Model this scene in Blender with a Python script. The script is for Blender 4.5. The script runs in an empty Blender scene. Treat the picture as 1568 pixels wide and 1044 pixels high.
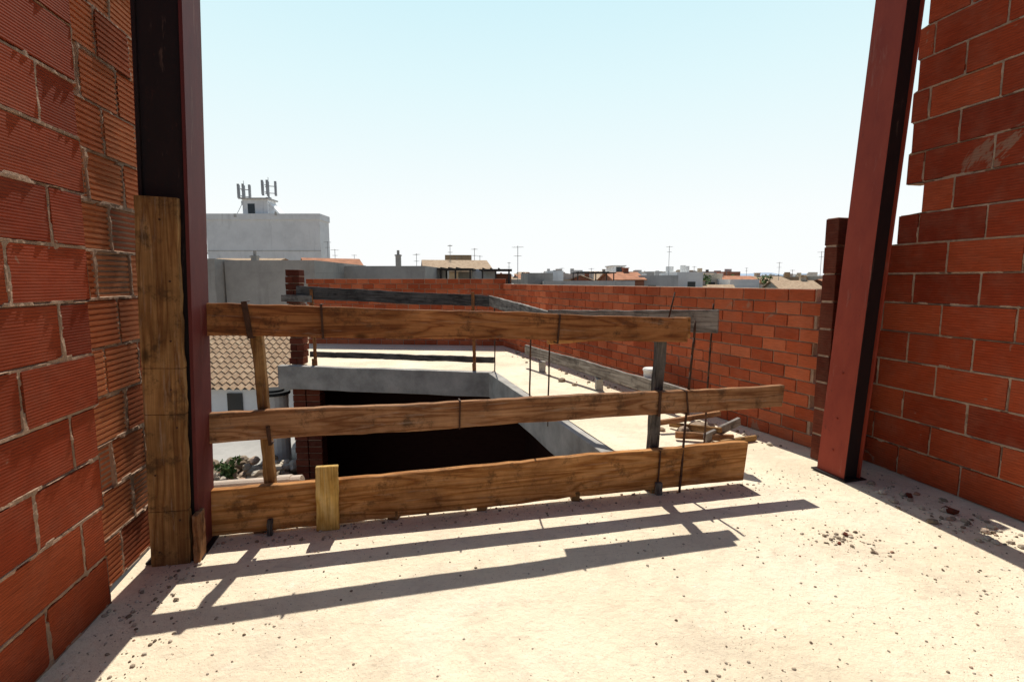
import bpy, math, random
from mathutils import Vector, Matrix, noise
random.seed(7)
R=random.random
def U(a,b): return a+(b-a)*random.random()
scn=bpy.context.scene
scn.view_settings.view_transform='Standard'; scn.view_settings.look='None'
scn.view_settings.exposure=0; scn.view_settings.gamma=1

# ------------------------------------------------------------ materials
class NT:
    def __init__(s,name):
        s.m=bpy.data.materials.new(name); s.m.use_nodes=True
        s.t=s.m.node_tree; s.b=s.t.nodes['Principled BSDF']
    def n(s,typ,**k):
        nd=s.t.nodes.new(typ)
        for a,v in k.items(): setattr(nd,a,v)
        return nd
    def l(s,a,b): s.t.links.new(a,b)
    def coord(s,kind='Object',scale=(1,1,1)):
        tc=s.n('ShaderNodeTexCoord'); mp=s.n('ShaderNodeMapping')
        mp.inputs['Scale'].default_value=scale
        s.l(tc.outputs[kind],mp.inputs['Vector']); return mp.outputs[0]
    def noise(s,vec,scale,detail=4,rough=.6,dist=0):
        n=s.n('ShaderNodeTexNoise'); n.inputs['Scale'].default_value=scale
        n.inputs['Detail'].default_value=min(detail,5); n.inputs['Roughness'].default_value=rough
        n.inputs['Distortion'].default_value=dist
        s.l(vec,n.inputs['Vector']); return n.outputs['Fac']
    def ramp(s,fac,stops):
        r=s.n('ShaderNodeValToRGB'); e=r.color_ramp.elements
        while len(e)<len(stops): e.new(.5)
        for i,(p,c) in enumerate(stops):
            e[i].position=p
            if not hasattr(c,'__len__'): c=(c,c,c)
            e[i].color=(*c,1)
        s.l(fac,r.inputs[0]); return r.outputs[0]
    def mix(s,f,a,b,mode='MIX'):
        x=s.n('ShaderNodeMix',data_type='RGBA',blend_type=mode)
        for idx,v in ((0,f),(6,a),(7,b)):
            if hasattr(v,'is_linked') : s.l(v,x.inputs[idx])
            elif idx==0: x.inputs[0].default_value=v
            else: x.inputs[idx].default_value=(*v,1)
        return x.outputs[2]
    def math(s,op,a,b=0):
        x=s.n('ShaderNodeMath',operation=op)
        for i,v in enumerate((a,b)):
            if hasattr(v,'is_linked'): s.l(v,x.inputs[i])
            else: x.inputs[i].default_value=v
        return x.outputs[0]
    def bump(s,h,strength,dist,prev=None):
        b=s.n('ShaderNodeBump'); b.inputs['Strength'].default_value=strength
        b.inputs['Distance'].default_value=dist; s.l(h,b.inputs['Height'])
        if prev: s.l(prev,b.inputs['Normal'])
        return b.outputs[0]
    def done(s,col,rough=.9,normal=None,spec=.2,metal=0):
        if hasattr(col,'is_linked'): s.l(col,s.b.inputs['Base Color'])
        else: s.b.inputs['Base Color'].default_value=(*col,1)
        s.b.inputs['Roughness'].default_value=rough
        s.b.inputs['Specular IOR Level'].default_value=spec
        s.b.inputs['Metallic'].default_value=metal
        if normal: s.l(normal,s.b.inputs['Normal'])
        return s.m

def plain(name,c,var=.25,scale=3,rough=.9,bump=.3,bd=.01,spec=.2,kind='Object'):
    t=NT(name); v=t.coord(kind)
    f=t.noise(v,scale,5,.65)
    lo=tuple(x*(1-var) for x in c); hi=tuple(min(1,x*(1+var)) for x in c)
    col=t.ramp(f,[(.3,lo),(.7,hi)])
    nb=t.noise(v,scale*12,4,.7)
    return t.done(col,rough,t.bump(nb,bump,bd),spec)

def brick_mat(name,base,dark,light,groove=0.0,pitch=.016,dusty=(.45,.27,.18),dust=.2,smear=.68):
    t=NT(name); v=t.coord('Object')
    at=t.n('ShaderNodeAttribute',attribute_name='var'); 
    per=at.outputs['Fac']
    c1=t.ramp(per,[(0,dark),(.5,base),(1,light)])
    f=t.noise(v,5,5,.7); c2=t.mix(t.ramp(f,[(.45,0),(.75,dust)]),c1,dusty)
    f2=t.noise(v,38,4,.8); c3=t.mix(t.ramp(f2,[(.60,0),(.72,.6)]),c2,tuple(x*.4 for x in base))
    f3=t.noise(t.coord('Object',(1,1,12)),9,4,.7)
    c3=t.mix(.6,c3,t.ramp(f3,[(.3,.45),(.7,1.15)]),'MULTIPLY')
    f5=t.noise(v,1.1,4,.6); c3=t.mix(.6,c3,t.ramp(f5,[(.35,.6),(.65,1.1)]),'MULTIPLY')
    f4=t.noise(v,2.3,5,.75,.6); c3=t.mix(t.ramp(f4,[(smear,0),(smear+.03,.6)]),c3,(.32,.22,.15))
    nr=t.bump(t.noise(v,90,4,.75),.35,.004)
    if groove>0:
        sp=t.n('ShaderNodeSeparateXYZ'); tc=t.n('ShaderNodeTexCoord')
        t.l(tc.outputs['Object'],sp.inputs[0])
        s=t.math('SINE',t.math('MULTIPLY',sp.outputs[2],2*math.pi/pitch))
        nr=t.bump(s,groove,.003,nr)
        c3=t.mix(min(.4,groove),c3,t.ramp(t.math('ADD',t.math('MULTIPLY',s,.5),.5),[(0,.6),(.6,1.0)]),'MULTIPLY')
    return t.done(c3,.88,nr,.12)

BR_NEAR=brick_mat('brick_red_grooved',(.35,.058,.021),(.24,.038,.015),(.43,.088,.032),.4,.012,dust=.14,smear=.66)
BR_RIDGE=brick_mat('brick_red_ridged',(.60,.18,.07),(.44,.11,.045),(.7,.26,.11))  # brighter orange brick, raking sunlight put into the colour
BR_RIGHT=brick_mat('brick_red_wall',(.42,.066,.023),(.27,.04,.017),(.55,.105,.038),.3,.018,dust=.18,smear=.62)
BR_SHADE=brick_mat('brick_dark_return',(.17,.04,.022),(.12,.028,.016),(.22,.055,.03),.2,.02,dust=.15)  # darker copy of the brick, shade on the return wall painted in
BR_FAR=brick_mat('brick_red_parapet',(.54,.115,.043),(.42,.08,.03),(.66,.175,.075),.1,.02,smear=.64)
MORTAR=plain('mortar',(.38,.25,.17),.35,7,.95,.8,.01)
MORTARD=plain('mortar_grey',(.44,.31,.22),.35,9,.95,.8,.01)

def concrete_floor():
    t=NT('dusty_concrete_floor'); v=t.coord('Object')
    f=t.noise(v,.9,5,.6,.4)
    c=t.ramp(f,[(.32,(.76,.64,.46)),(.5,(.84,.72,.53)),(.68,(.88,.77,.60))])
    g=t.noise(v,1.7,5,.8,.5); c=t.mix(t.ramp(g,[(.48,0),(.66,.55)]),c,(.60,.50,.38))
    h=t.noise(v,6,5,.8); c=t.mix(t.ramp(h,[(.58,0),(.7,.5)]),c,(.88,.80,.67))
    g2=t.noise(v,14,5,.85); c=t.mix(t.ramp(g2,[(.54,0),(.68,.5)]),c,(.55,.44,.32))
    k=t.noise(v,70,4,.8); c=t.mix(t.ramp(k,[(.30,.65),(.42,0)]),c,(.34,.26,.18))
    vo=t.n('ShaderNodeTexVoronoi'); vo.inputs['Scale'].default_value=26; t.l(v,vo.inputs['Vector'])
    c=t.mix(t.ramp(vo.outputs['Distance'],[(.05,.6),(.10,0)]),c,(.28,.2,.13))
    sc=t.noise(t.coord('Object',(1,6,1)),3.5,5,.8,1.5); c=t.mix(t.ramp(sc,[(.58,0),(.66,.4)]),c,(.50,.40,.29))
    nr=t.bump(t.noise(v,3,4,.6),.45,.045)
    nr=t.bump(t.noise(v,22,5,.75),.6,.022,nr)
    nr=t.bump(t.noise(v,120,4,.8),.4,.006,nr)
    return t.done(c,.95,nr,.1)
FLOOR=concrete_floor()
CONC=plain('grey_concrete',(.38,.355,.32),.35,2.5,.92,.6,.015)
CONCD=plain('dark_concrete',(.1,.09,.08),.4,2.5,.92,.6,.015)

def wood(name,a,b,c,stain=.8,cem=.5):
    t=NT(name); 
    tc=t.n('ShaderNodeTexCoord'); oi=t.n('ShaderNodeObjectInfo')
    ad=t.n('ShaderNodeVectorMath',operation='ADD'); mu=t.n('ShaderNodeVectorMath',operation='SCALE')
    cb=t.n('ShaderNodeCombineXYZ'); 
    for i in range(3): t.l(oi.outputs['Random'],cb.inputs[i])
    t.l(cb.outputs[0],mu.inputs[0]); mu.inputs['Scale'].default_value=37
    t.l(tc.outputs['Object'],ad.inputs[0]); t.l(mu.outputs[0],ad.inputs[1])
    mp=t.n('ShaderNodeMapping'); mp.inputs['Scale'].default_value=(.6,7,7); t.l(ad.outputs[0],mp.inputs[0])
    f=t.noise(mp.outputs[0],1.7,3,.45,.9)
    w=t.math('PINGPONG',t.math('MULTIPLY',f,9),1)
    col=t.ramp(w,[(0,c),(.3,a),(.75,b),(1,b)])
    big=t.noise(ad.outputs[0],2.0,5,.7); col=t.mix(.85,col,t.ramp(big,[(.3,(.40,.35,.34)),(.7,1.2)]),'MULTIPLY')
    mp2=t.n('ShaderNodeMapping'); mp2.inputs['Scale'].default_value=(2.0,4.5,4.5); t.l(ad.outputs[0],mp2.inputs[0])
    vo=t.n('ShaderNodeTexVoronoi'); vo.inputs['Scale'].default_value=1.1; t.l(mp2.outputs[0],vo.inputs['Vector'])
    col=t.mix(t.ramp(vo.outputs['Distance'],[(.05,.9),(.12,0)]),col,tuple(x*.2 for x in a))
    st=t.noise(ad.outputs[0],6,5,.8); col=t.mix(t.ramp(st,[(.53,0),(.66,stain)]),col,tuple(x*.24+.01 for x in a))
    st2=t.noise(mp.outputs[0],5,5,.8); col=t.mix(t.ramp(st2,[(.56,0),(.74,cem)]),col,(.40,.33,.26))
    fib=t.n('ShaderNodeMapping'); fib.inputs['Scale'].default_value=(2,90,90); t.l(ad.outputs[0],fib.inputs[0])
    fb=t.noise(fib.outputs[0],1.6,4,.7); col=t.mix(.65,col,t.ramp(fb,[(.3,.5),(.65,1.1)]),'MULTIPLY')
    nr=t.bump(fb,.5,.004); nr=t.bump(f,.35,.01,nr)
    return t.done(col,.82,nr,.12)
W_OR=wood('golden_timber',(.50,.225,.07),(.64,.32,.12),(.36,.14,.04),.8,.45)
W_MD=wood('weathered_tan_timber',(.37,.18,.08),(.48,.26,.13),(.25,.105,.045),.85,.7)
W_RB=wood('red_brown_timber',(.33,.13,.045),(.43,.19,.072),(.20,.07,.026),.9,.5)
W_BR=wood('brown_timber',(.30,.16,.06),(.39,.225,.09),(.21,.10,.037),.85,.6)
W_YE=wood('yellow_timber',(.80,.52,.16),(.85,.6,.24),(.64,.38,.1),.3,.2)
W_GR=wood('weathered_grey_timber',(.28,.25,.22),(.38,.35,.31),(.18,.155,.135))
W_DK=wood('dark_grey_timber',(.1,.092,.088),(.15,.14,.13),(.06,.055,.05))

def steel(name,c,r2):
    t=NT(name); v=t.coord('Object',(1,1,.4))
    f=t.noise(v,5,5,.7); col=t.ramp(f,[(.35,c),(.7,r2)])
    g=t.noise(v,30,5,.8); col=t.mix(t.ramp(g,[(.6,0),(.72,.6)]),col,(.06,.02,.015))
    h=t.noise(t.coord('Object',(1,1,.15)),9,5,.8); col=t.mix(t.ramp(h,[(.58,0),(.75,.5)]),col,(.34,.2,.15))
    return t.done(col,.6,t.bump(g,.25,.004),.25)
ST_RED=steel('red_primer_steel',(.25,.035,.018),(.33,.052,.025))
ST_PUR=steel('oxide_primer_steel',(.10,.02,.02),(.15,.03,.026))
ST_DARK=steel('recess_shade_steel',(.012,.008,.009),(.02,.01,.01))  # near-black, paints the shade of the column recesses into the steel
IRON=plain('rusty_iron',(.07,.035,.022),.4,20,.8,.4,.002)

# ------------------------------------------------------------ mesh builder
class MB:
    def __init__(s): s.v=[];s.f=[];s.m=[];s.c=[]
    def quad(s,a,b,c,d,m=0,col=.5):
        i=len(s.v); s.v+= [tuple(a),tuple(b),tuple(c),tuple(d)]; s.f.append((i,i+1,i+2,i+3)); s.m.append(m); s.c.append(col)
    def tri(s,a,b,c,m=0,col=.5):
        i=len(s.v); s.v+=[tuple(a),tuple(b),tuple(c)]; s.f.append((i,i+1,i+2)); s.m.append(m); s.c.append(col)
    def hexa(s,p,m=0,col=.5):
        i=len(s.v); s.v+=[tuple(q) for q in p]
        for f in ((0,3,2,1),(4,5,6,7),(0,1,5,4),(1,2,6,5),(2,3,7,6),(3,0,4,7)):
            s.f.append(tuple(i+k for k in f)); s.m.append(m); s.c.append(col)
    def box(s,x0,y0,z0,x1,y1,z1,m=0,col=.5,jit=0,M=None):
        p=[(x0,y0,z0),(x1,y0,z0),(x1,y1,z0),(x0,y1,z0),(x0,y0,z1),(x1,y0,z1),(x1,y1,z1),(x0,y1,z1)]
        if jit: p=[tuple(q+U(-jit,jit) for q in a) for a in p]
        if M is not None: p=[tuple(M@Vector(a)) for a in p]
        s.hexa(p,m,col)
    def cyl(s,a,b,r,n=8,m=0,r2=None,col=.5):
        a=Vector(a);b=Vector(b);d=(b-a).normalized(); r2=r if r2 is None else r2
        u=d.orthogonal().normalized(); w=d.cross(u); i=len(s.v)
        for k in range(n):
            q=2*math.pi*k/n; s.v.append(tuple(a+(u*math.cos(q)+w*math.sin(q))*r))
        for k in range(n):
            q=2*math.pi*k/n; s.v.append(tuple(b+(u*math.cos(q)+w*math.sin(q))*r2))
        for k in range(n):
            j=(k+1)%n; s.f.append((i+k,i+j,i+n+j,i+n+k)); s.m.append(m); s.c.append(col)
        s.f.append(tuple(i+k for k in reversed(range(n)))); s.m.append(m); s.c.append(col)
        s.f.append(tuple(i+n+k for k in range(n))); s.m.append(m); s.c.append(col)
    def rock(s,c,r,m=0,flat=.7):
        i=len(s.v); n=6; rings=[(-.8,.6),(-.1,1),(.6,.7)]
        rot=U(0,6.28); ex=U(.7,1.3)
        for h,rr in rings:
            for k in range(n):
                q=rot+2*math.pi*k/n; g=U(.75,1.2)*rr*r
                s.v.append((c[0]+math.cos(q)*g*ex,c[1]+math.sin(q)*g,c[2]+h*r*flat*U(.85,1.15)))
        s.v.append((c[0],c[1],c[2]+r*flat*.95))
        cc=R()
        for a in range(2):
            for k in range(n):
                j=(k+1)%n; s.f.append((i+a*n+k,i+a*n+j,i+(a+1)*n+j,i+(a+1)*n+k)); s.m.append(m); s.c.append(cc)
        for k in range(n):
            j=(k+1)%n; s.f.append((i+2*n+k,i+2*n+j,i+3*n)); s.m.append(m); s.c.append(cc)
    def obj(s,name,mats,M=None,bevel=0,parent=None,smooth=False,seg=1):
        me=bpy.data.meshes.new(name); me.from_pydata(s.v,[],s.f); 
        for mt in mats: me.materials.append(mt)
        me.polygons.foreach_set('material_index',s.m)
        at=me.attributes.new('var','FLOAT','FACE'); at.data.foreach_set('value',s.c)
        if smooth: me.polygons.foreach_set('use_smooth',[True]*len(s.f))
        me.update()
        o=bpy.data.objects.new(name,me); scn.collection.objects.link(o)
        if M is not None: o.matrix_world=M
        if bevel:
            b=o.modifiers.new('bevel','BEVEL'); b.width=bevel; b.segments=seg; b.limit_method='ANGLE'
        if parent: o.parent=parent
        return o
def empty(name,loc=(0,0,0)):
    e=bpy.data.objects.new(name,None); e.location=(0,0,0); scn.collection.objects.link(e); return e

# ------------------------------------------------------------ brick wall (real bricks)
def brick_wall(name,p0,p1,z0,z1,thick,course,blen,bm,mm,xa=None,xb=None,joint=.014,ridge=False,
               grid=False,side=1,jit=.003,out=.004,parent=None,bevel=.003,mw=.009,mp=-.003):
    p0=Vector((*p0,0));p1=Vector((*p1,0)); d=(p1-p0); L=d.length; d.normalize()
    nrm=Vector((-d.y,d.x,0))*side
    M=Matrix(((d.x,nrm.x,0,p0.x),(d.y,nrm.y,0,p0.y),(0,0,1,0),(0,0,0,1)))
    mb=MB(); nc=int(math.ceil((z1-z0)/course))
    for i in range(nc):
        za=z0+i*course; zb=za+course
        a=xa(i) if xa else 0; b=xb(i) if xb else L
        off=(i%2)*blen*.5
        mb.box(a+.01,-thick+.006,za,b-.01,-.012,zb-.0005,1,.5)
        x=-off
        while x<b-.03:
            xs=max(x,a); xe=min(x+blen,b)
            if xe-xs>.05:
                o=U(-out,out); sk=U(-.0015,.0015); v=R()
                bx0=xs+joint/2+U(-.002,.002); bx1=xe-joint/2
                bz0=za+joint/2+sk; bz1=zb-joint/2+sk
                if ridge:
                    n=8; mb_y=o
                    dz=(bz1-bz0)/n
                    for k in range(n):
                        q0=bz0+k*dz; q1=q0+dz*.55; q2=q0+dz
                        mb.quad((bx0,mb_y,q0),(bx0,mb_y,q1),(bx1,mb_y,q1),(bx1,mb_y,q0),0,v)
                        mb.quad((bx0,mb_y,q1),(bx0,mb_y-.007,q1+.001),(bx1,mb_y-.007,q1+.001),(bx1,mb_y,q1),0,v)
                        mb.quad((bx0,mb_y-.007,q1+.001),(bx0,mb_y-.007,q2-.001),(bx1,mb_y-.007,q2-.001),(bx1,mb_y-.007,q1+.001),0,v)
                        mb.quad((bx0,mb_y-.007,q2-.001),(bx0,mb_y,q2),(bx1,mb_y,q2),(bx1,mb_y-.007,q2-.001),0,v)
                    mb.box(bx0,-thick,bz0,bx1,mb_y-.0075,bz1,0,v)
                else:
                    mb.box(bx0,-thick-o,bz0,bx1,o,bz1,0,v,jit*.3)
            x+=blen
    if grid:
        g0,g1=grid; st=.011
        nx=int((g1-g0)/st); nz=int((z1-z0)/st); base=len(mb.v)
        for iz in range(nz+1):
            z=z0+iz*st; ci=int((z-z0)/course); dzj=abs((z-z0)/course-round((z-z0)/course))*course
            off=(ci%2)*blen*.5
            a=xa(min(ci,nc-1)) if xa else 0; b=xb(min(ci,nc-1)) if xb else L
            for ix in range(nx+1):
                x=g0+ix*st; t=(x+off)/blen; dxj=abs(t-round(t))*blen
                dj=min(dzj,dxj); nn=noise.noise(Vector((x*14,z*14,p0.x)))+.6*noise.noise(Vector((x*45,z*45,2)))
                w=mw+.009*noise.noise(Vector((x*6,z*6,5)))
                y=mp+.007*nn if dj<w else -.024
                xx=min(max(x,a+.012),b-.012)
                mb.v.append((xx,y,z))
        for iz in range(nz):
            for ix in range(nx):
                k=base+iz*(nx+1)+ix
                mb.f.append((k,k+1,k+nx+2,k+nx+1)); mb.m.append(1); mb.c.append(.5)
    return mb.obj(name,[bm,mm],M,bevel if not grid else 0,parent)

# ------------------------------------------------------------ near left wall
def LW(Y,rec=0): return (-1.80-.18*(Y-1.82)-rec, Y)
Lnear=(Vector(LW(2.40))-Vector(LW(-.6))).length
brick_wall('left_brick_wall',LW(-.6),LW(2.40),0,3.6,.22,.235,.5,BR_NEAR,MORTAR,grid=(1.4,Lnear),side=-1,out=.003,
           xb=lambda i: Lnear-.14+.011*i-(0.0,.018,.006,.022)[i%4],mw=.012,mp=.000,joint=.018)
brick_wall('left_ridged_brick_wall',LW(2.2,.085),LW(3.25,.085),0,3.6,.2,.235,.31,BR_RIDGE,MORTAR,ridge=True,side=-1,out=.012,
           xb=lambda i: 1.06-(0,.09,.03,.07)[i%4],grid=(0.0,1.0),mw=.012,mp=.002,joint=.018)
# ------------------------------------------------------------ near right wall (toothed end)
def RW(Y): return (3.864-.217*Y, Y)
Lr=(Vector(RW(4.35))-Vector(RW(-.6))).length
def rend(i):
    z=i*.222
    if z<1.75: return Lr-.02
    k={8:.30,9:.47,10:.33,11:.35,12:.33,13:.36,14:.34,15:.40,16:.38}.get(i,.40)
    return Lr-k
brick_wall('right_brick_wall',RW(-.6),RW(4.35),0,4.0,.14,.222,.46,BR_RIGHT,MORTARD,xb=rend,grid=(2.0,Lr),side=1,out=.004,mw=.010,mp=-.001,joint=.016)
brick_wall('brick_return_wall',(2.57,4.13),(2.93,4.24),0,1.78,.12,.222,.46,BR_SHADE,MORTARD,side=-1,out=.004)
mb=MB()
for k in range(8): mb.box(U(0,.01),0,k*.21,.34+U(-.03,.02),.02+U(0,.008),k*.21+.21,0,.5,.004)
mb.obj('cement_render_patch',[plain('brown_cement',(.12,.07,.05),.5,6,.95,.8,.01)],Matrix.Translation((2.70,4.105,.05))@Matrix.Rotation(math.radians(17),4,'Z'),.006)

# ------------------------------------------------------------ floor slab
outline=[(-1.2,-.8),(4.1,-.8),(2.98,4.32),(2.75,4.5),(-.2,11.9),(-4.95,12.3),(-3.96,9.05),(-.26,8.38),(1.05,3.98),(-2.15,3.2)]
me=bpy.data.meshes.new('concrete_floor'); n=len(outline)
vv=[(x,y,0) for x,y in outline]+[(x,y,-.34) for x,y in outline]
ff=[tuple(range(n)),tuple(reversed(range(n,2*n)))]+[(i,i+n,(i+1)%n+n,(i+1)%n) for i in range(n)]
me.from_pydata(vv,[],ff); me.materials.append(FLOOR); me.materials.append(CONC)
for p in me.polygons: p.material_index=0 if p.index==0 else 1
me.update(); 
o=bpy.data.objects.new('concrete_floor',me); scn.collection.objects.link(o)
import bmesh
bm=bmesh.new(); bm.from_mesh(me); bmesh.ops.recalc_face_normals(bm,faces=bm.faces); bm.to_mesh(me); bm.free()

def beam(name,a,b,w,z0,z1,mat,parent=None,jit=.006,segs=14,side=1):
    a=Vector((*a,0));b=Vector((*b,0)); d=(b-a);L=d.length;d.normalize(); nrm=Vector((-d.y,d.x,0))*side
    mb=MB(); rings=[]
    for i in range(segs+1):
        x=L*i/segs; j=lambda:U(-jit,jit)
        rings.append([(x,0+j(),z0+j()),(x,w+j(),z0+j()),(x,w+j(),z1+j()),(x,j(),z1+j())])
    for r in rings: mb.v+=r
    for i in range(segs):
        for k in range(4):
            q=(k+1)%4; mb.f.append((i*4+k,i*4+q,(i+1)*4+q,(i+1)*4+k)); mb.m.append(0); mb.c.append(.5)
    mb.f.append((0,1,2,3)); mb.f.append(tuple(segs*4+k for k in (3,2,1,0))); mb.m+=[0,0]; mb.c+=[.5,.5]
    M=Matrix(((d.x,nrm.x,0,a.x),(d.y,nrm.y,0,a.y),(0,0,1,0),(0,0,0,1)))
    return mb.obj(name,[mat],M,.006,parent)
beam('concrete_edge_beam',(-4.05,8.98),(-.30,8.30),.14,-.37,.035,CONC,side=-1)
beam('concrete_edge_beam',(-.27,8.28),(.99,4.02),.13,-.37,.03,CONC,side=-1)

mb=MB(); 
def vwall(a,b,z0,z1,m=0): mb.quad((*a,z0),(*b,z0),(*b,z1),(*a,z1),m)
LOWB=NT('shade_painted_lower_brick'); v=LOWB.coord('Object')  # stairwell brick darkened: the shade below is put into its colours
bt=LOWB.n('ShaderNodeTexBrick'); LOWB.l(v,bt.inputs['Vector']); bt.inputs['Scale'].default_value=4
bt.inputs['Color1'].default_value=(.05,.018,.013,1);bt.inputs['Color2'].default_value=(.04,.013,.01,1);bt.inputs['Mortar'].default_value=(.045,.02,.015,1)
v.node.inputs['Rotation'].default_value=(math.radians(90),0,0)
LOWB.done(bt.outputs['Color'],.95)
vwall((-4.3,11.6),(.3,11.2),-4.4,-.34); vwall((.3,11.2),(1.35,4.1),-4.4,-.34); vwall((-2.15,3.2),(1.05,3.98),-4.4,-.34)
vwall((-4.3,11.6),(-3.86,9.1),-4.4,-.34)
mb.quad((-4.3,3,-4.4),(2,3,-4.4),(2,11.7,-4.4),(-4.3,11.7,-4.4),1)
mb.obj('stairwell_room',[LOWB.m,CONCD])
# ------------------------------------------------------------ far parapets
brick_wall('far_brick_parapet',(2.72,4.42),(-.2,11.8),0,1.425,.12,.119,.27,BR_FAR,MORTARD,side=1,joint=.012,out=.003,
           xa=lambda i:(0,.1,.03,.12)[i%4])
brick_wall('far_brick_parapet',(-.15,11.85),(-4.9,12.3),0,1.43,.12,.119,.27,BR_FAR,MORTARD,side=1,joint=.012,out=.003)
mb=MB()
for i in range(16):
    z=i*.119
    e=(0.0,.05)[i%2]+U(-.012,.012)
    mb.box(-.11-e*.3,-.10-e,z+.006,.03+U(-.006,.012),.05,z+.113,0,R(),.002)
    mb.box(-.10,-.08,z-.004,.02,.045,z+.008,1)
mb.obj('toothed_brick_pier',[BR_RIGHT,MORTARD],Matrix.Translation((2.86,4.30,0))@Matrix.Rotation(math.radians(21),4,'Z'),.003)
mb=MB()
for i in range(14):
    z=.03+i*.119; e=U(-.02,.02)
    if i%2: mb.box(-.13+e,-.12,z+.006,.10+e,.12,z+.113,0,R(),.003)
    else:
        mb.box(-.12+e,-.12,z+.006,-.01,.12,z+.113,0,R(),.003); mb.box(.0,-.12,z+.006,.12+e,.12,z+.113,0,R(),.003)
    mb.box(-.105,-.105,z-.006,.10,.105,z+.008,1)
for i in range(26):
    z=-.40-.119*(i+1)
    mb.box(-.10+U(-.01,.01),-.13,z+.006,.12,.12,z+.113,0,R(),.003); mb.box(-.09,-.115,z-.006,.11,.11,z+.008,1)
    mb.box(.14,-.13,z+.006,.38,.12,z+.113,0,R(),.003); mb.box(.13,-.115,z-.006,.36,.11,z+.008,1)
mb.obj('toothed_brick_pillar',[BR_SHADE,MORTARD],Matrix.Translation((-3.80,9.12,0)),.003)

# ------------------------------------------------------------ timber boards
def board(name,a,b,h,th,mat,parent=None,warp=.006,updir=(0,0,1),segs=22,endcut=0,h1=None,cuts=()):
    a=Vector(a);b=Vector(b); d=(b-a);L=d.length;d.normalize(); up=Vector(updir); up=(up-d*up.dot(d)).normalized()
    s=d.cross(up)*-1
    h1=h if h1 is None else h1
    if L>1.5: segs=44
    mb=MB(); sd=U(0,100); xs=[L*i/segs for i in range(segs+1)]
    for c in cuts: xs+= [c-.002,c-.0015,c+.0015,c+.002]
    xs.sort(); N=len(xs)-1
    for i,x in enumerate(xs):
        t=x/L; hh=(h+(h1-h)*t)/2; inn=0
        for c in cuts:
            if abs(x-c)<.0018: inn=.005
        wz=warp*noise.noise(Vector((x*1.3,sd,0)))*2; wy=warp*noise.noise(Vector((x*1.1,sd,9)))*1.6
        e1=.006*noise.noise(Vector((x*9,sd,3)))+.004*noise.noise(Vector((x*31,sd,3))); e2=.006*noise.noise(Vector((x*9,sd,7)))+.004*noise.noise(Vector((x*31,sd,8)))
        r=[(x,wy-th/2+inn,wz-hh+e1+inn),(x,wy+th/2-inn,wz-hh+e1+inn),(x,wy+th/2-inn,wz+hh+e2-inn),(x,wy-th/2+inn,wz+hh+e2-inn)]
        if i==N: r=[(x+endcut,*r[0][1:]),(x+endcut,*r[1][1:]),r[2],r[3]]
        mb.v+=r
    for i in range(N):
        for k in range(4):
            q=(k+1)%4; mb.f.append((i*4+k,(i+1)*4+k,(i+1)*4+q,i*4+q)); mb.m.append(0); mb.c.append(.5)
    mb.f.append((0,1,2,3)); mb.f.append(tuple(N*4+k for k in (3,2,1,0))); mb.m+=[0,0]; mb.c+=[.5,.5]
    M=Matrix(((d.x,s.x,up.x,a.x),(d.y,s.y,up.y,a.y),(d.z,s.z,up.z,a.z),(0,0,0,1)))
    return mb.obj(name,[mat],M,.004 if not cuts else 0,parent)
def rod(name,a,b,r,parent,mat=IRON,n=8):
    mb=MB(); a=Vector(a);b=Vector(b)
    N=max(1,int((b-a).length/.12)); prev=a
    for i in range(1,N+1):
        q=a.lerp(b,i/N)
        if i<N: q+=Vector((U(-.004,.004),U(-.004,.004),0))
        mb.cyl(prev,q,r,n); prev=q
    return mb.obj(name,[mat],None,0,parent,True)

D=Vector((.974,.227,0)); NR=Vector((-.227,.974,0))
def F(s,z,o=0): return D*s+NR*(3.204+o)+Vector((0,0,z))
fence=empty('timber_barrier')
board('top_rail',F(-1.045,1.286),F(1.99,1.161),.185,.045,W_RB,fence,h1=.165,endcut=.01)
board('top_rail_splice',F(1.0,1.16,.05),F(2.05,1.175,.05),.15,.04,W_OR,fence)
board('middle_rail',F(-1.09,.662),F(2.81,.652),.175,.05,W_MD,fence,h1=.155,endcut=-.015)
board('bottom_board',F(-1.08,.152),F(2.53,.182),.275,.05,W_OR,fence,warp=.004,h1=.29,endcut=-.03)
board('stake',F(-.412,-.0,-.055),F(-.405,.40,-.055),.13,.035,W_YE,fence,updir=D,warp=.001)
board('left_post',F(-.745,0,.06),F(-.775,1.25,.06),.06,.06,W_BR,fence,updir=D)
board('right_post',F(1.78,0,.06),F(1.845,1.13,.06),.075,.05,W_DK,fence,updir=D)
rod('iron_rod',F(1.965,0,-.04),F(2.10,1.22,.06),.009,fence)
rod('iron_rod_2',F(1.90,1.2,.09),F(1.95,1.42,.09),.006,fence)
rod('iron_rod_3',F(.95,.6,.3),F(.95,1.2,.3),.006,fence)
def clamp(s,z,h,o=0,w=.022):
    mb=MB(); 
    mb.box(-w/2,-.036,-h/2,w/2,-.030,h/2,0,.5,.001)
    mb.box(-w/2,-.036,h/2,w/2,.034,h/2+.006); mb.box(-w/2,-.036,-h/2-.006,w/2,.034,-h/2)
    M=Matrix(((D.x,NR.x,0,0),(D.y,NR.y,0,0),(0,0,1,0),(0,0,0,1))); M=Matrix.Translation(F(s,z,o))@M@Matrix.Rotation(U(-.12,.12),4,'Y')
    mb.obj('iron_strap',[IRON],M,0,fence)
clamp(-.80,1.28,.2,-.004,.03); clamp(-.40,1.265,.19,-.004,.012)
clamp(1.05,1.19,.18,-.004,.012); clamp(1.79,.655,.165,-.004,.02);clamp(-.72,.60,.10,-.004,.02)
clamp(1.80,.16,.3,-.004,.012); clamp(2.0,.65,.165,-.01,.012); clamp(.4,.66,.17,-.004,.01)
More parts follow.
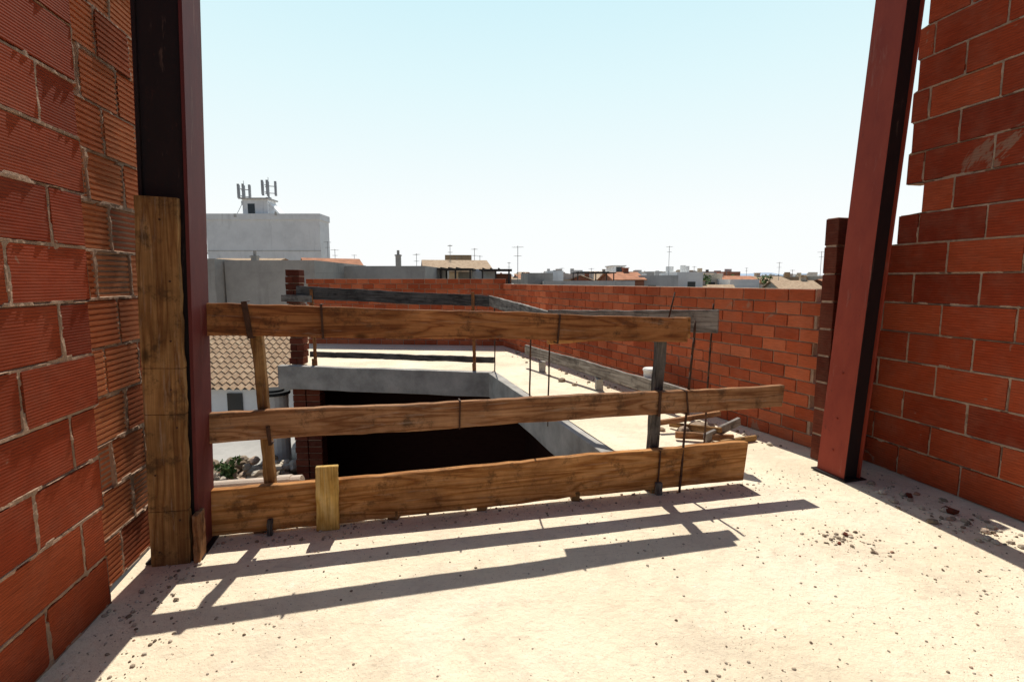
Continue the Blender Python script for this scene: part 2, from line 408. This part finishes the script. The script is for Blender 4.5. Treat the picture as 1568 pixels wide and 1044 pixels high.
for s_ in (-.8,-.02,.55,1.2,1.8):
    mb=MB(); mb.box(-.03,-.05,-.02,.03,.05,.05,0,.5,.006)
    mb.obj('foot_wedge',[W_BR],Matrix.Translation(F(s_,.015,.03)),.004,fence)
board('foot_bracket',F(-.74,.0,-.055),F(-.735,.10,-.055),.03,.03,W_DK,fence,updir=D)
board('foot_bracket_2',F(1.80,.0,-.045),F(1.80,.09,-.045),.05,.03,W_DK,fence,updir=D)

rail=empty('stairwell_guard_rail')
board('far_top_rail',(-3.75,9.0,1.30),(-.36,8.40,1.165),.22,.04,W_DK,rail,h1=.18)
board('far_top_rail_end',(-4.0,8.95,1.20),(-3.45,8.9,1.19),.12,.03,W_GR,rail)
board('far_bottom_rail',(-3.6,9.1,.20),(-.3,8.5,.19),.10,.05,W_DK,rail)
board('side_top_rail',(-.36,8.42,1.18),(.70,5.1,1.03),.17,.045,W_GR,rail)
board('corner_top_rail',(.38,5.35,1.13),(1.81,4.5,1.145),.15,.045,W_GR,rail,h1=.205)
board('side_kerb_board',(.24,8.93,.31),(1.98,5.45,.23),.17,.05,W_GR,rail)
for x,y,z in ((-3.44,8.92,1.36),(-.62,8.42,1.32)):
    board('iron_bound_post',(x,y,0.0),(x-.02,y,z),.05,.04,W_RB,rail,updir=(1,0,0))
    board('low_post',(x,y-.09,-.36),(x,y-.09,.16),.055,.03,W_RB,rail,updir=(1,0,0))
rod('side_rod',(.40,5.56,-.1),(.41,5.56,1.1),.009,rail)
rod('side_rod_2',(-.28,8.3,-.1),(-.28,8.3,1.2),.010,rail)
rod('corner_rod',(1.75,4.55,0),(1.78,4.55,1.3),.009,rail)
for x,y in ((.5,8.45),(1.8,5.85),(1.2,7.0)):
    mb=MB(); mb.box(-.05,-.06,0,.05,.06,.17,0,.5,.01); mb.obj('support_block',[CONC],Matrix.Translation((x,y,0)),.006,rail)

# ------------------------------------------------------------ steel columns
def hcolumn(name,origin,width,depth,height,rotz,lean,mat):
    t=.014; mb=MB()
    mb.box(-width/2,0,0,-width/2+t,depth,height,1); mb.box(width/2-t,0,0,width/2,depth,height,0)
    mb.box(-width/2-.003,.001,.0,-width/2-.0005,depth-.001,height-.001,0); mb.box(width/2+.0005,.001,0,width/2+.003,depth-.001,height-.001,0)
    mb.box(-width/2+t,.02,0,width/2-t,.02+t,height,1)
    mb.box(-width/2-.03,-.03,0,width/2+.03,depth+.03,.012,1)
    for k in (.2,.45,.8): mb.cyl((-width/2-.004,depth*.5,k),(-width/2-.012,depth*.5,k),.008,8)
    M=Matrix.Translation(origin)@Matrix.Rotation(math.radians(lean),4,'Y')@Matrix.Rotation(math.radians(rotz),4,'Z')
    return mb.obj(name,[mat,ST_DARK],M,.001)
c1=hcolumn('steel_column',(-1.815,2.63,0),.215,.26,4.6,13,2.3,ST_PUR)
c2=hcolumn('steel_column',(2.58,3.755,0),.16,.24,4.6,17,3.0,ST_RED)
clad=empty('timber_column_casing')
M0=Matrix.Translation((-1.815,2.63,0))@Matrix.Rotation(math.radians(2.0),4,'Y')@Matrix.Rotation(math.radians(13),4,'Z')
board('plank',M0@Vector((-.008,-.035,0)),M0@Vector((-.004,-.035,1.91)),.185,.04,W_BR,clad,updir=(1,.23,0),warp=.004,cuts=(.30,.82,1.06))
board('side_plank',M0@Vector((.118,-.01,0)),M0@Vector((.118,-.01,.27)),.03,.10,W_MD,clad,updir=(1,.23,0),warp=.002)
for k in (.08,.25,.5,.75,.95,1.2,1.5,1.8):
    mb=MB(); p=M0@Vector((-.01+U(-.06,.06),-.056,k)); mb.cyl(p,p+Vector((0,-.004,0)),.005,8); mb.obj('nail_head',[IRON],None,0,clad)

# ------------------------------------------------------------ rubble, pebbles, dirt
PEB=NT('rubble_stone'); at=PEB.n('ShaderNodeAttribute',attribute_name='var')
PEB.done(PEB.ramp(at.outputs['Fac'],[(0,(.16,.11,.07)),(.45,(.42,.34,.25)),(.85,(.6,.52,.41)),(1,(.38,.2,.12))]),.95,PEB.bump(PEB.noise(PEB.coord(),60),.4,.004))
def inside_room(x,y):
    return x>-1.78-.18*(y-1.82)+.05 and x<3.8-.217*y-.05
mb=MB()
for i in range(15000):
    x=U(-2,3.7); y=U(.6,4.0)
    if not inside_room(x,y): continue
    if y>2.9+.233*(x+1.8)+.25 and x<1.2: continue
    den=noise.noise(Vector((x*1.6,y*1.6,3)))
    if R()>.34+den+ (.15 if x>1.6 else 0): continue
    r=.0016+.0062*R()**5
    mb.rock((x,y,r*.3),r)
mb.obj('floor_pebbles',[PEB.m])
mb=MB()
def pile(cx,cy,sx,sy,n,rmin,rmax,pw=3):
    for i in range(n):
        x=random.gauss(cx,sx); y=random.gauss(cy,sy); r=rmin+(rmax-rmin)*R()**pw
        if x>3.8-.217*y-.04: continue
        mb.rock((x,y,r*.35),r)
pile(1.93,2.85,.09,.09,130,.002,.015)
pile(2.75,3.05,.10,.12,50,.004,.03)
pile(2.95,2.75,.12,.35,120,.003,.024)
pile(2.75,3.55,.12,.25,60,.004,.032)
pile(2.45,2.2,.16,.25,90,.002,.009)
pile(-1.72,2.35,.06,.25,120,.003,.014)
pile(-1.55,1.9,.1,.2,60,.003,.011)
for k in range(420):
    s=U(-1.0,2.6); p=F(s,0,U(-.18,.02)); r=.002+.011*R()**3; mb.rock((p.x,p.y,r*.35),r)
for k in range(300):
    t=R(); p=Vector((2.6,4.45,0)).lerp(Vector((.1,11,0)),t); r=.005+.025*R()**4; mb.rock((p.x-abs(random.gauss(0,.15))-.04,p.y-.05,r*.35),r)
mb.obj('brick_rubble',[PEB.m])
mb=MB()
for (x,y,sz) in ((2.85,3.2,.04),(2.78,3.45,.03),(1.98,2.9,.018),(1.88,2.8,.014)):
    Mx=Matrix.Translation((x,y,sz*.38))@Matrix.Rotation(U(0,3),4,'Z')@Matrix.Rotation(U(-.2,.2),4,'X')
    mb.box(-sz,-sz*.6,-sz*.35,sz,sz*.6,sz*.35,0,R(),sz*.2,Mx)
mb.obj('broken_brick_pieces',[BR_SHADE],None,.003)
mb=MB() 
for (x,y,r) in ((1.70,4.95,.08),(1.86,5.0,.11),(1.98,5.05,.08),(1.72,4.85,.05),(1.50,5.05,.04),(2.02,4.85,.05),(1.85,4.72,.04),(.75,7.6,.06),(.9,7.3,.04),(.6,8.0,.03)):
    mb.rock((x,y,r*.45),r,0,.6)
mb.obj('rubble_stones',[plain('brown_stone',(.36,.27,.19),.5,8,.95,.8,.01)],None,.008)
off=empty('timber_offcuts')
board('offcut',(1.78,4.62,.06),(2.22,4.9,.14),.08,.035,W_GR,off,segs=6)
board('offcut_2',(1.55,4.75,.05),(2.05,4.62,.06),.06,.04,W_MD,off,segs=6)
board('offcut_3',(1.45,4.98,.10),(2.12,5.12,.16),.05,.04,W_MD,off,segs=6)
board('offcut_4',(1.62,5.15,.04),(1.95,4.66,.12),.05,.03,W_BR,off,segs=6)
board('offcut_5',(1.9,4.55,.03),(2.3,4.72,.03),.05,.03,W_BR,off,segs=6)
WHITE=plain('white_plastic',(.75,.74,.7),.1,6,.5,.1,.002,.4)
mb=MB(); mb.cyl((0,0,0),(0,0,.42),.085,20,0,.1); mb.cyl((0,0,.40),(0,0,.425),.108,20,0); mb.cyl((0,0,.425),(0,0,.435),.1,20)
mb.obj('white_bucket',[WHITE],Matrix.Translation((1.72,6.25,0)),.003,None,False)
mb=MB(); mb.cyl((-2.12,3.42,.07),(-1.45,3.42,.12),.05,16); mb.cyl((-1.62,3.42,.107),(-1.52,3.42,.115),.058,16)
mb.obj('pale_drain_pipe',[plain('clay_pipe',(.55,.45,.36),.15,6)],None,.003)

# ------------------------------------------------------------ world beyond
GROUND=plain('town_ground',(.24,.2,.15),.3,.05,.95,.3,.1)
me=bpy.data.meshes.new('ground'); s=7000
me.from_pydata([(-s,-s,-7),(s,-s,-7),(s,s,-7),(-s,s,-7)],[],[(0,1,2,3)]); me.materials.append(GROUND)
scn.collection.objects.link(bpy.data.objects.new('ground',me))

def wallmat(name,c,st=.5,lo=.78):
    t=NT(name); v=t.coord('Object')
    f=t.noise(v,.6,5,.75); col=t.ramp(f,[(.35,tuple(x*lo for x in c)),(.6,c)])
    g=t.noise(t.coord('Object',(1,1,.12)),1.3,5,.7); col=t.mix(t.ramp(g,[(.55,0),(.78,st)]),col,tuple(x*.4 for x in c))
    return t.done(col,.93,t.bump(t.noise(v,14,4,.7),.35,.02))
M_BWHITE=wallmat('whitewashed_render',(.93,.93,.92),.5,.88)
M_WHITE=wallmat('white_render',(.86,.85,.82),.3,.9)
M_CREAM=wallmat('cream_render',(.66,.57,.44)); M_GREY=wallmat('grey_render',(.42,.395,.36),.6)
M_LG=wallmat('light_grey_render',(.56,.54,.51)); M_OCH=wallmat('ochre_render',(.46,.33,.2)); M_BRK=wallmat('brick_facade',(.36,.15,.09))
M_WIN=plain('dark_window',(.03,.035,.04),.2,2,.2,0,.01,.5)
def tilemat():
    t=NT('clay_roof_tiles'); v=t.coord('Object')
    f=t.noise(v,3.2,5,.8); c=t.ramp(f,[(.3,(.24,.16,.1)),(.5,(.44,.30,.19)),(.7,(.56,.43,.29))])
    g=t.noise(v,14,4,.7); c=t.mix(t.ramp(g,[(.5,0),(.7,.6)]),c,(.3,.27,.2))
    return t.done(c,.9,t.bump(g,.5,.03))
M_TILE=tilemat()
M_RTILE=plain('orange_roof_tiles',(.45,.2,.11),.3,1.5)
M_PROOF=plain('pale_flat_roof',(.6,.57,.53),.2,1)
def house(name,x,y,w,d,ztop,wall,roof='gable',rot=0,zb=-7.2,wins=True,rm=None,rise=None,extra=True,axis=0,clutter=False):
    mb=MB(); hw=w/2; hd=d/2
    mb.box(-hw,-hd,zb,hw,hd,ztop,0)
    if roof=='gable':
        r=rise if rise else min(hd*.35,1.6); o=.25
        if axis==0:
            A=(-hw-o,-hd-o,ztop+.03);B=(hw+o,-hd-o,ztop+.03);C=(hw+o,0,ztop+r);Dd=(-hw-o,0,ztop+r);E=(hw+o,hd+o,ztop+.03);G=(-hw-o,hd+o,ztop+.03)
        else:
            A=(hw+o,-hd-o,ztop+.03);B=(hw+o,hd+o,ztop+.03);C=(0,hd+o,ztop+r);Dd=(0,-hd-o,ztop+r);E=(-hw-o,hd+o,ztop+.03);G=(-hw-o,-hd-o,ztop+.03)
        lift=lambda p:(p[0],p[1],p[2]+.1)
        mb.hexa([A,B,C,Dd,lift(A),lift(B),lift(C),lift(Dd)],1); mb.hexa([Dd,C,E,G,lift(Dd),lift(C),lift(E),lift(G)],1)
        if axis==0:
            for sx in (-hw,hw): mb.tri((sx,-hd,ztop),(sx,hd,ztop),(sx,0,ztop+r-.02),0)
        else:
            for sy in (-hd,hd): mb.tri((-hw,sy,ztop),(hw,sy,ztop),(0,sy,ztop+r-.02),0)
        if extra or clutter: 
            cx=U(-hw*.6,hw*.6); mb.box(cx-.3,-.2,ztop,cx+.3,.4,ztop+r+.5,0); mb.box(cx-.36,-.26,ztop+r+.5,cx+.36,.46,ztop+r+.6,1)
    else:
        t=.2
        for b in ((-hw-.003,-hd-.003,hw+.003,-hd+t),(-hw-.003,hd-t,hw+.003,hd+.003),(-hw-.003,-hd+t,-hw+t,hd-t),(hw-t,-hd+t,hw+.003,hd-t)):
            mb.box(b[0],b[1],ztop+.004,b[2],b[3],ztop+.6,0)
        if extra:
            cx=U(-hw*.5,hw*.5); s_=min(1.6,hw*.4); mb.box(cx-s_,0,ztop,cx+s_,hd-.4,ztop+1.6,0); mb.box(cx-s_-.15,-.15,ztop+1.6,cx+s_+.15,hd-.25,ztop+1.72,1)
            mb.box(cx-.4,-.04,ztop+.1,cx+.4,.02,ztop+1.5,2)
        if clutter:
            for q in range(3):
                cx=U(-hw*.8,hw*.8); cy=U(-hd*.5,hd*.5); k=R()
                if k<.4: mb.cyl((cx,cy,ztop),(cx,cy,ztop+U(.9,1.4)),U(.3,.5),10,random.choice([0,2]))
                elif k<.7: mb.box(cx-.25,cy-.25,ztop,cx+.25,cy+.25,ztop+U(1,1.7),0); 
                else: mb.box(cx-.8,cy-.03,ztop,cx+.8,cy+.03,ztop+U(.9,1.3),1)
    if wins:
        z=ztop-1.7; 
        while z>zb+1:
            k=-hw+U(.6,1.3)
            while k<hw-1.3:
                mb.box(k,-hd-.03,z,k+.9,-hd+.05,z+1.2,2); mb.box(k-.08,-hd-.09,z-.1,k+.98,-hd,z-.02,0)
                k+=U(1.8,3.0)
            z-=3
    return mb.obj(name,[wall,rm or M_TILE,M_WIN],Matrix.Translation((x,y,0))@Matrix.Rotation(rot,4,'Z'))

mb=MB(); 
mb.box(-6.5,-6,-7.2,6.5,-3,8.4,0)
for b in ((-6.6,-6.1,6.6,-5.8),(-6.6,-3.2,6.6,-2.9),(-6.6,-5.8,-6.3,-3.2),(6.3,-5.8,6.6,-3.2)): mb.box(b[0],b[1],8.4,b[2],b[3],9.1,0)
mb.box(-7.3,-5.2,7.6,-6.5,-3.5,7.8,0); mb.box(-7.3,-5.2,4.6,-6.5,-3.5,4.8,0)
mb.box(-7.3,-5.2,7.8,-7.2,-3.5,8.7,0); mb.box(-7.3,-5.2,4.8,-7.2,-3.5,5.7,0)
mb.box(-2.5,-5.4,8.4,.4,-3.3,10.8,0); mb.box(-2.7,-5.6,10.8,.6,-3.1,10.95,1)
mb.box(-1.9,-5.43,9.1,-1.1,-5.35,10.3,2)
mb.hexa([(.4,-5.2,8.4),(2.4,-5.2,8.4),(2.4,-3.4,8.4),(.4,-3.4,8.4),(.4,-5.2,10.5),(.55,-5.2,10.4),(.55,-3.4,10.4),(.4,-3.4,10.5)],0)
mb.box(-6.53,-6.05,4.9,6.53,-5.97,4.97,3)
mb.box(1.5,-6.2,8.9,1.7,-6.0,9.3,3); mb.box(-3.2,-6.14,8.7,-2.9,-6.0,9.1,3)
mb.obj('white_apartment_block',[M_BWHITE,M_LG,M_WIN,M_LG],Matrix.Translation((-28.5,66,0)))
def mast(x,y,z0,z1,w):
    mb=MB(); mb.cyl((0,0,z0),(0,0,z1),.09,8,0)
    for k in range(3):
        q=k*2.09+.4; dx,dy=math.cos(q)*w,math.sin(q)*w
        for zz in (z1-.5,z1-1.3): mb.cyl((0,0,zz),(dx,dy,zz),.05,6,0)
        for off_ in (-.3,.3):
            px,py=dx-off_*math.sin(q),dy+off_*math.cos(q)
            mb.box(px-.11,py-.08,z1-1.55,px+.11,py+.08,z1+.05,0)
    mb.cyl((0,0,z1),(0,0,z1+.5),.03,6); mb.box(-.3,-.2,z1-2.3,.2,.2,z1-1.8,0)
    for k in (-1.2,1.2): mb.cyl((k,-.5,z0),(0,0,z1-1.6),.035,5)
    mb.obj('cell_antenna_mast',[plain('antenna_grey',(.4,.41,.42),.1,3,.5)],Matrix.Translation((x,y,0)))
mast(-31.4,61.9,8.4,12.6,.6); mast(-28.5,61.9,8.4,13.0,.75)

house('grey_party_wall_building',-11.9,30,4.4,9,1.9,M_GREY,'flat',0,wins=False,extra=False)
house('grey_party_wall_building',-16.8,28.8,5.2,8,1.95,M_GREY,'flat',0,wins=False,extra=False)
house('tile_roofed_house',-21,42,5,7,2.4,M_OCH,'gable',0,wins=False,rise=.8,extra=False)
house('tile_roofed_house',-14.6,42,4.0,6,1.9,M_WHITE,'gable',.5,wins=False,rise=1.3,rm=M_RTILE,extra=False)
house('grey_walled_building',-7.3,34,5.0,8,1.75,M_GREY,'flat',-.05,wins=False,extra=False)
house('tile_roofed_house',-5.3,48,5.5,8,2.2,M_OCH,'gable',.2,wins=False,rise=1.1,extra=False)
house('rooftop_house',-6.8,66,3.2,6,4.0,M_OCH,'flat',.1,wins=False,extra=False)
DKT=plain('dark_timber',(.06,.05,.045),.3)
def pergola(x,y,w,d,zt,zb):
    mb=MB()
    for i in (0,1):
        for j in (0,1): mb.box(i*w-.05,j*d-.05,zb,i*w+.05,j*d+.05,zt-.1)
    mb.box(w/2-.05,-.05,zb,w/2+.05,.05,zt-.1)
    mb.box(-.2,-.2,zt-.1,w+.2,d+.2,zt)
    for k in range(int(w/.5)): mb.box(k*.5,-.25,zt+.005,k*.5+.08,d+.25,zt+.07)
    mb.obj('roof_terrace_pergola',[DKT],Matrix.Translation((x,y,0)))
house('terraced_white_house',-3.4,36,7,7,.7,M_LG,'flat',0,wins=False,extra=False)
house('stair_tower_house',-2.0,37,1.6,2.0,1.7,M_WHITE,'flat',0,wins=False,extra=False)
house('stair_tower_house',-.6,37.4,1.1,2.0,1.4,M_BRK,'flat',0,wins=False,extra=False)
house('stair_tower_house',-3.2,36.0,.9,1.5,1.5,M_CREAM,'flat',0,wins=False,extra=False)
pergola(-4.6,33.5,1.9,3,2.3,.7); pergola(-1.9,33.4,1.7,3,2.25,.7)
house('terraced_grey_house',7.6,55,9,8,.9,M_LG,'flat',0,extra=False)
pergola(6.6,52,3.6,4,2.35,.9)
house('grey_house',2.6,56,2.6,6,1.7,M_GREY,'flat',.1,extra=False)
house('white_house',4.8,60,1.8,5,2.0,M_WHITE,'flat',0,extra=False)
house('tile_roofed_house',12.6,60,3.4,6,1.5,M_BRK,'gable',.1,rise=.9,rm=M_RTILE,extra=True)
house('light_grey_house',16.4,62,4.4,8,1.5,M_LG,'flat',0,extra=False,clutter=True)
house('white_house',20.6,64,3.0,8,1.9,M_WHITE,'flat',0,extra=False,clutter=True)
house('light_grey_house',25.0,72,4.6,8,1.8,M_CREAM,'flat',.1,extra=False,clutter=True)
house('tile_roofed_house',31.0,74,6.0,8,1.1,M_WHITE,'gable',.1,rise=1.0,rm=M_RTILE)
walls=[M_WHITE,M_CREAM,M_GREY,M_LG,M_OCH,M_BRK,M_GREY,M_WHITE]
for yy in (66,80,98,118,140,170,210,270,350,470,650,900):
    xx=-.62*yy if yy>90 else .0*yy
    while xx<.85*yy:
        w=U(2.4,5.5)*(1+yy/300)
        if R()<.93:
            px=xx/yy
            hi=14 if px<.36 else 8
            dp=U(1,hi) if R()<.55 else U(-7,3)
            rf='gable' if R()<.42 else 'flat'
            hh=U(5,8)*(1+yy/400); rise=min(hh*.14,.8+yy/170)
            top=1.5+dp/788*yy
            ex=R()<.2
            house('town_house',xx+w/2,yy+U(-5,5),w*.97,hh,top-(rise if rf=='gable' else .6),random.choice(walls),rf,U(-.25,.25),
                  wins=yy<220,rm=random.choice([M_TILE,M_RTILE,M_TILE]) if rf=='gable' else M_PROOF,axis=random.choice([0,0,1]),extra=ex,rise=rise,clutter=R()<.7)
        xx+=w*U(.95,1.25)
ANT=plain('antenna_metal',(.3,.3,.3),.1,3,.5)
def antenna(x,y,z0,h):
    mb=MB(); r=.010+.0003*y; mb.cyl((0,0,z0),(0,0,z0+h),r,5)
    a=U(0,3.1); c,s_=math.cos(a),math.sin(a)
    for k,zz in enumerate((h-.1,h-.7)):
        L=U(.6,.9) if k==0 else .45
        mb.cyl((-c*L*.5,-s_*L*.5,z0+zz),(c*L*.5,s_*L*.5,z0+zz),r*.7,5)
        for q in range(5):
            t=-L*.5+L*q/4; e=.2
            mb.cyl((c*t-s_*e,s_*t+c*e,z0+zz),(c*t+s_*e,s_*t-c*e,z0+zz),r*.5,4)
    mb.obj('tv_antenna',[ANT],Matrix.Translation((x,y,0)))
for ax,Y,zt in ((-8.8,48,4.0),(-5.7,48,4.8),(-5.5,52,3.9),(-3.6,50,4.6),(-3.7,60,4.4),(.4,36,3.9),(-.4,70,4),(7.7,80,3.5),(18.7,62,5.6),(26.3,75,3.6),(37.2,90,3.4),(36,70,4.0),(43.2,80,3.2),(39.2,66,5.2),(38.8,64,3),(-21.2,60,6.0),(-19.7,58,5.0),(-21.2,70,5),(54.2,120,4.5),(18.8,95,3.4),(28.1,110,3.6),(-26.7,64,6.5),(10.7,70,3.2)):
    antenna(ax,Y,-.5,zt+.5)
for ax,Y,zt in ((-6.77,31,3.05),(-12.83,26,2.75)):
    mb=MB(); mb.box(-.14,-.14,1.9,.14,.14,zt); mb.cyl((0,0,zt),(0,0,zt+.25),.08,8); mb.box(-.18,-.18,zt-.08,.18,.18,zt-.02); mb.obj('roof_chimney',[M_GREY],Matrix.Translation((ax,Y,0)))

nh=empty('white_tiled_house')
mb=MB(); mb.box(-13,14.3,-7.2,-4.6,20.5,-1.55,0)
for wx in (-8.05,-11.0): 
    mb.box(wx,14.25,-2.35,wx+.42,14.34,-1.65,1); mb.box(wx-.06,14.2,-2.42,wx+.48,14.29,-2.36,0)
mb.box(-6.9,14.25,-3.9,-6.1,14.34,-2.3,1)
mb.obj('walls',[M_BWHITE,M_WIN],None,0,nh)
mb=MB(); x0,x1=-13.2,-4.5; px=.055; nx=int((x1-x0)/px); rows=12; L=3.6; ang=math.radians(21)
for ridge_side in (0,1):
    base=len(mb.v); 
    for r_ in range(rows):
        for e in (0,1):
            tt=(r_+e)*L/rows; lift=.035*(1-e)+ .01
            for i in range(nx+1):
                x=x0+i*px; ph=(x/.22)*2*math.pi; zz=.045*math.sin(ph)+.012*noise.noise(Vector((round(x/.22),r_,ridge_side)))
                if ridge_side==0: mb.v.append((x,14.05+tt*math.cos(ang),-1.52+tt*math.sin(ang)+zz+lift))
                else: mb.v.append((x,14.05+(2*L-tt)*math.cos(ang),-1.52+tt*math.sin(ang)+zz+lift))
    for r_ in range(rows*2-1):
        for i in range(nx):
            k=base+r_*(nx+1)+i; mb.f.append((k,k+1,k+nx+2,k+nx+1)); mb.m.append(0); mb.c.append(R())
yr=14.05+L*math.cos(ang); zr=-1.52+L*math.sin(ang)
mb.cyl((x0,yr,zr+.03),(x1,yr,zr+.03),.12,10)
mb.obj('tile_roof',[M_TILE],None,0,nh)
mb=MB(); mb.box(-8.8,8.1,-7.2,-4.4,12.3,-2.15,0); mb.box(-8.85,8.05,-2.15,-4.35,12.35,-2.08,0,.5,.01)
mb.obj('neighbour_shed',[M_GREY])
mb=MB(); mb.cyl((0,0,-2.1),(0,0,-.72),.27,20,0); mb.cyl((0,0,-.72),(0,0,-.66),.31,20,1); mb.cyl((0,0,-.66),(0,0,-.62),.2,16,1)
mb.obj('water_tank',[WHITE,plain('black_lid',(.03,.03,.03),.2)],Matrix.Translation((-4.72,10.0,0)))
mb=MB()
for k in range(240):
    r=U(.05,.13); mb.rock((U(-6.5,-4.1),U(8.3,9.6),-2.1+U(0,.2)+r*.2),r)
mb.obj('rubble_heap',[PEB.m])

LEAF=NT('foliage'); at=LEAF.n('ShaderNodeAttribute',attribute_name='var')
LEAF.done(LEAF.ramp(at.outputs['Fac'],[(0,(.03,.06,.015)),(.5,(.06,.11,.03)),(1,(.12,.17,.05))]),.8)
BARK=plain('bark',(.12,.09,.06),.3,5)
def tree(name,x,y,zb,h,r,n,leaf):
    mb=MB(); mb.cyl((0,0,zb),(0,0,zb+h*.5),r*.09,7,1,r*.05)
    cl=[]
    for k in range(9):
        q=U(0,6.28); rr=U(0,.65)*r; c=(math.cos(q)*rr,math.sin(q)*rr,zb+h*U(.5,.92)); cl.append((c,r*U(.3,.55)))
        mb.cyl((0,0,zb+h*U(.3,.5)),c,r*.04,5,1,r*.015)
    for i in range(n):
        c,cr=random.choice(cl); d=Vector((random.gauss(0,1),random.gauss(0,1),random.gauss(0,.8))).normalized()*cr*U(.4,1.05)
        p=Vector(c)+d; a=Vector((random.gauss(0,1),random.gauss(0,1),random.gauss(0,1))).normalized(); b=a.orthogonal().normalized()
        s_=leaf*U(.6,1.3); sh=min(1,max(0,.5+.5*d.z/cr+U(-.3,.3)))
        mb.quad(p-a*s_,p-b*s_*.5,p+a*s_,p+b*s_*.5,0,sh)
    mb.obj(name,[LEAF.m,BARK],Matrix.Translation((x,y,0)))
tree('garden_shrub',-5.05,8.8,-2.2,.6,.26,400,.04)
tree('leafy_tree',-23.6,38,-7,11.0,2.0,1200,.22)
tree('leafy_tree',-26.5,41,-7,10.6,2.2,1200,.22)
for ax,Y in ((24.4,66),(7,76),(44,100),(56,115),(34,90),(68,130),(18,92),(50,120),(33,68)):
    tree('leafy_tree',ax,Y,-7,9.4+Y*.004,1.9+Y*.005,420,.3)
mb=MB(); HILL=plain('distant_hills',(.34,.42,.52),.08,.001,1,0)  # pale blue of aerial haze painted into the hill colour
N=160; prev=None
for i in range(N+1):
    x=-2500+7500*i/N; h=26+85*max(0,noise.noise(Vector((x*.0011,3,0)))+.45+.25*noise.noise(Vector((x*.005,8,0))))*(1 if x>500 else .5)
    cur=((x,3600,-8),(x,4000,h-7))
    if prev: mb.quad(prev[0],cur[0],cur[1],prev[1])
    prev=cur
mb.obj('hills',[HILL],None,0,None,True)

# ------------------------------------------------------------ light
az=math.radians(-5.2); el=math.radians(58)
S=Vector((math.sin(az)*math.cos(el),math.cos(az)*math.cos(el),math.sin(el)))
ld=bpy.data.lights.new('sun','SUN'); ld.energy=5; ld.angle=math.radians(.5); ld.color=(1,.955,.87)
lo=bpy.data.objects.new('sun',ld); lo.rotation_euler=S.to_track_quat('Z','Y').to_euler(); lo.location=(0,0,20); scn.collection.objects.link(lo)
w=bpy.data.worlds.new('World'); scn.world=w; w.use_nodes=True
nt=w.node_tree; bg=nt.nodes['Background']; sk=nt.nodes.new('ShaderNodeTexSky'); sk.sky_type='NISHITA'; sk.sun_disc=False
sk.sun_elevation=el; sk.sun_rotation=az; sk.air_density=1; sk.dust_density=.8; sk.ozone_density=1
STR=.085
tc=nt.nodes.new('ShaderNodeTexCoord'); sp=nt.nodes.new('ShaderNodeSeparateXYZ'); nt.links.new(tc.outputs['Generated'],sp.inputs[0])
def mr(src,a,b,c,d):
    m=nt.nodes.new('ShaderNodeMapRange'); m.interpolation_type='SMOOTHSTEP'
    m.inputs[1].default_value=a;m.inputs[2].default_value=b;m.inputs[3].default_value=c;m.inputs[4].default_value=d
    nt.links.new(src,m.inputs[0]); return m.outputs[0]
f1=mr(sp.outputs[1],-.1,.7,.05,.97); f2=mr(sp.outputs[2],.5,.72,1,.05)
mu=nt.nodes.new('ShaderNodeMath'); mu.operation='MULTIPLY'; nt.links.new(f1,mu.inputs[0]); nt.links.new(f2,mu.inputs[1])
rp=nt.nodes.new('ShaderNodeValToRGB'); e=rp.color_ramp.elements
e[0].position=0; e[0].color=(.99,1.0,1.0,1); e[1].position=.56; e[1].color=(.56,.86,.95,1)
m_=e.new(.12); m_.color=(.96,1.0,1.0,1)
m_=e.new(.34); m_.color=(.76,.95,.985,1)
nt.links.new(sp.outputs[2],rp.inputs[0])
sc=nt.nodes.new('ShaderNodeVectorMath'); sc.operation='SCALE'; sc.inputs['Scale'].default_value=1.01/STR; nt.links.new(rp.outputs[0],sc.inputs[0])
mx=nt.nodes.new('ShaderNodeMix'); mx.data_type='RGBA'; nt.links.new(mu.outputs[0],mx.inputs[0]); nt.links.new(sk.outputs[0],mx.inputs[6]); nt.links.new(sc.outputs[0],mx.inputs[7])
nt.links.new(mx.outputs[2],bg.inputs[0]); bg.inputs[1].default_value=STR
# ------------------------------------------------------------ camera
cd=bpy.data.cameras.new('camera'); cd.lens=18.09; cd.sensor_width=36; cd.clip_start=.05; cd.clip_end=9000
co=bpy.data.objects.new('camera',cd); co.location=(0,0,1.5); co.rotation_euler=(math.radians(90-6.66),0,0)
scn.collection.objects.link(co); scn.camera=co
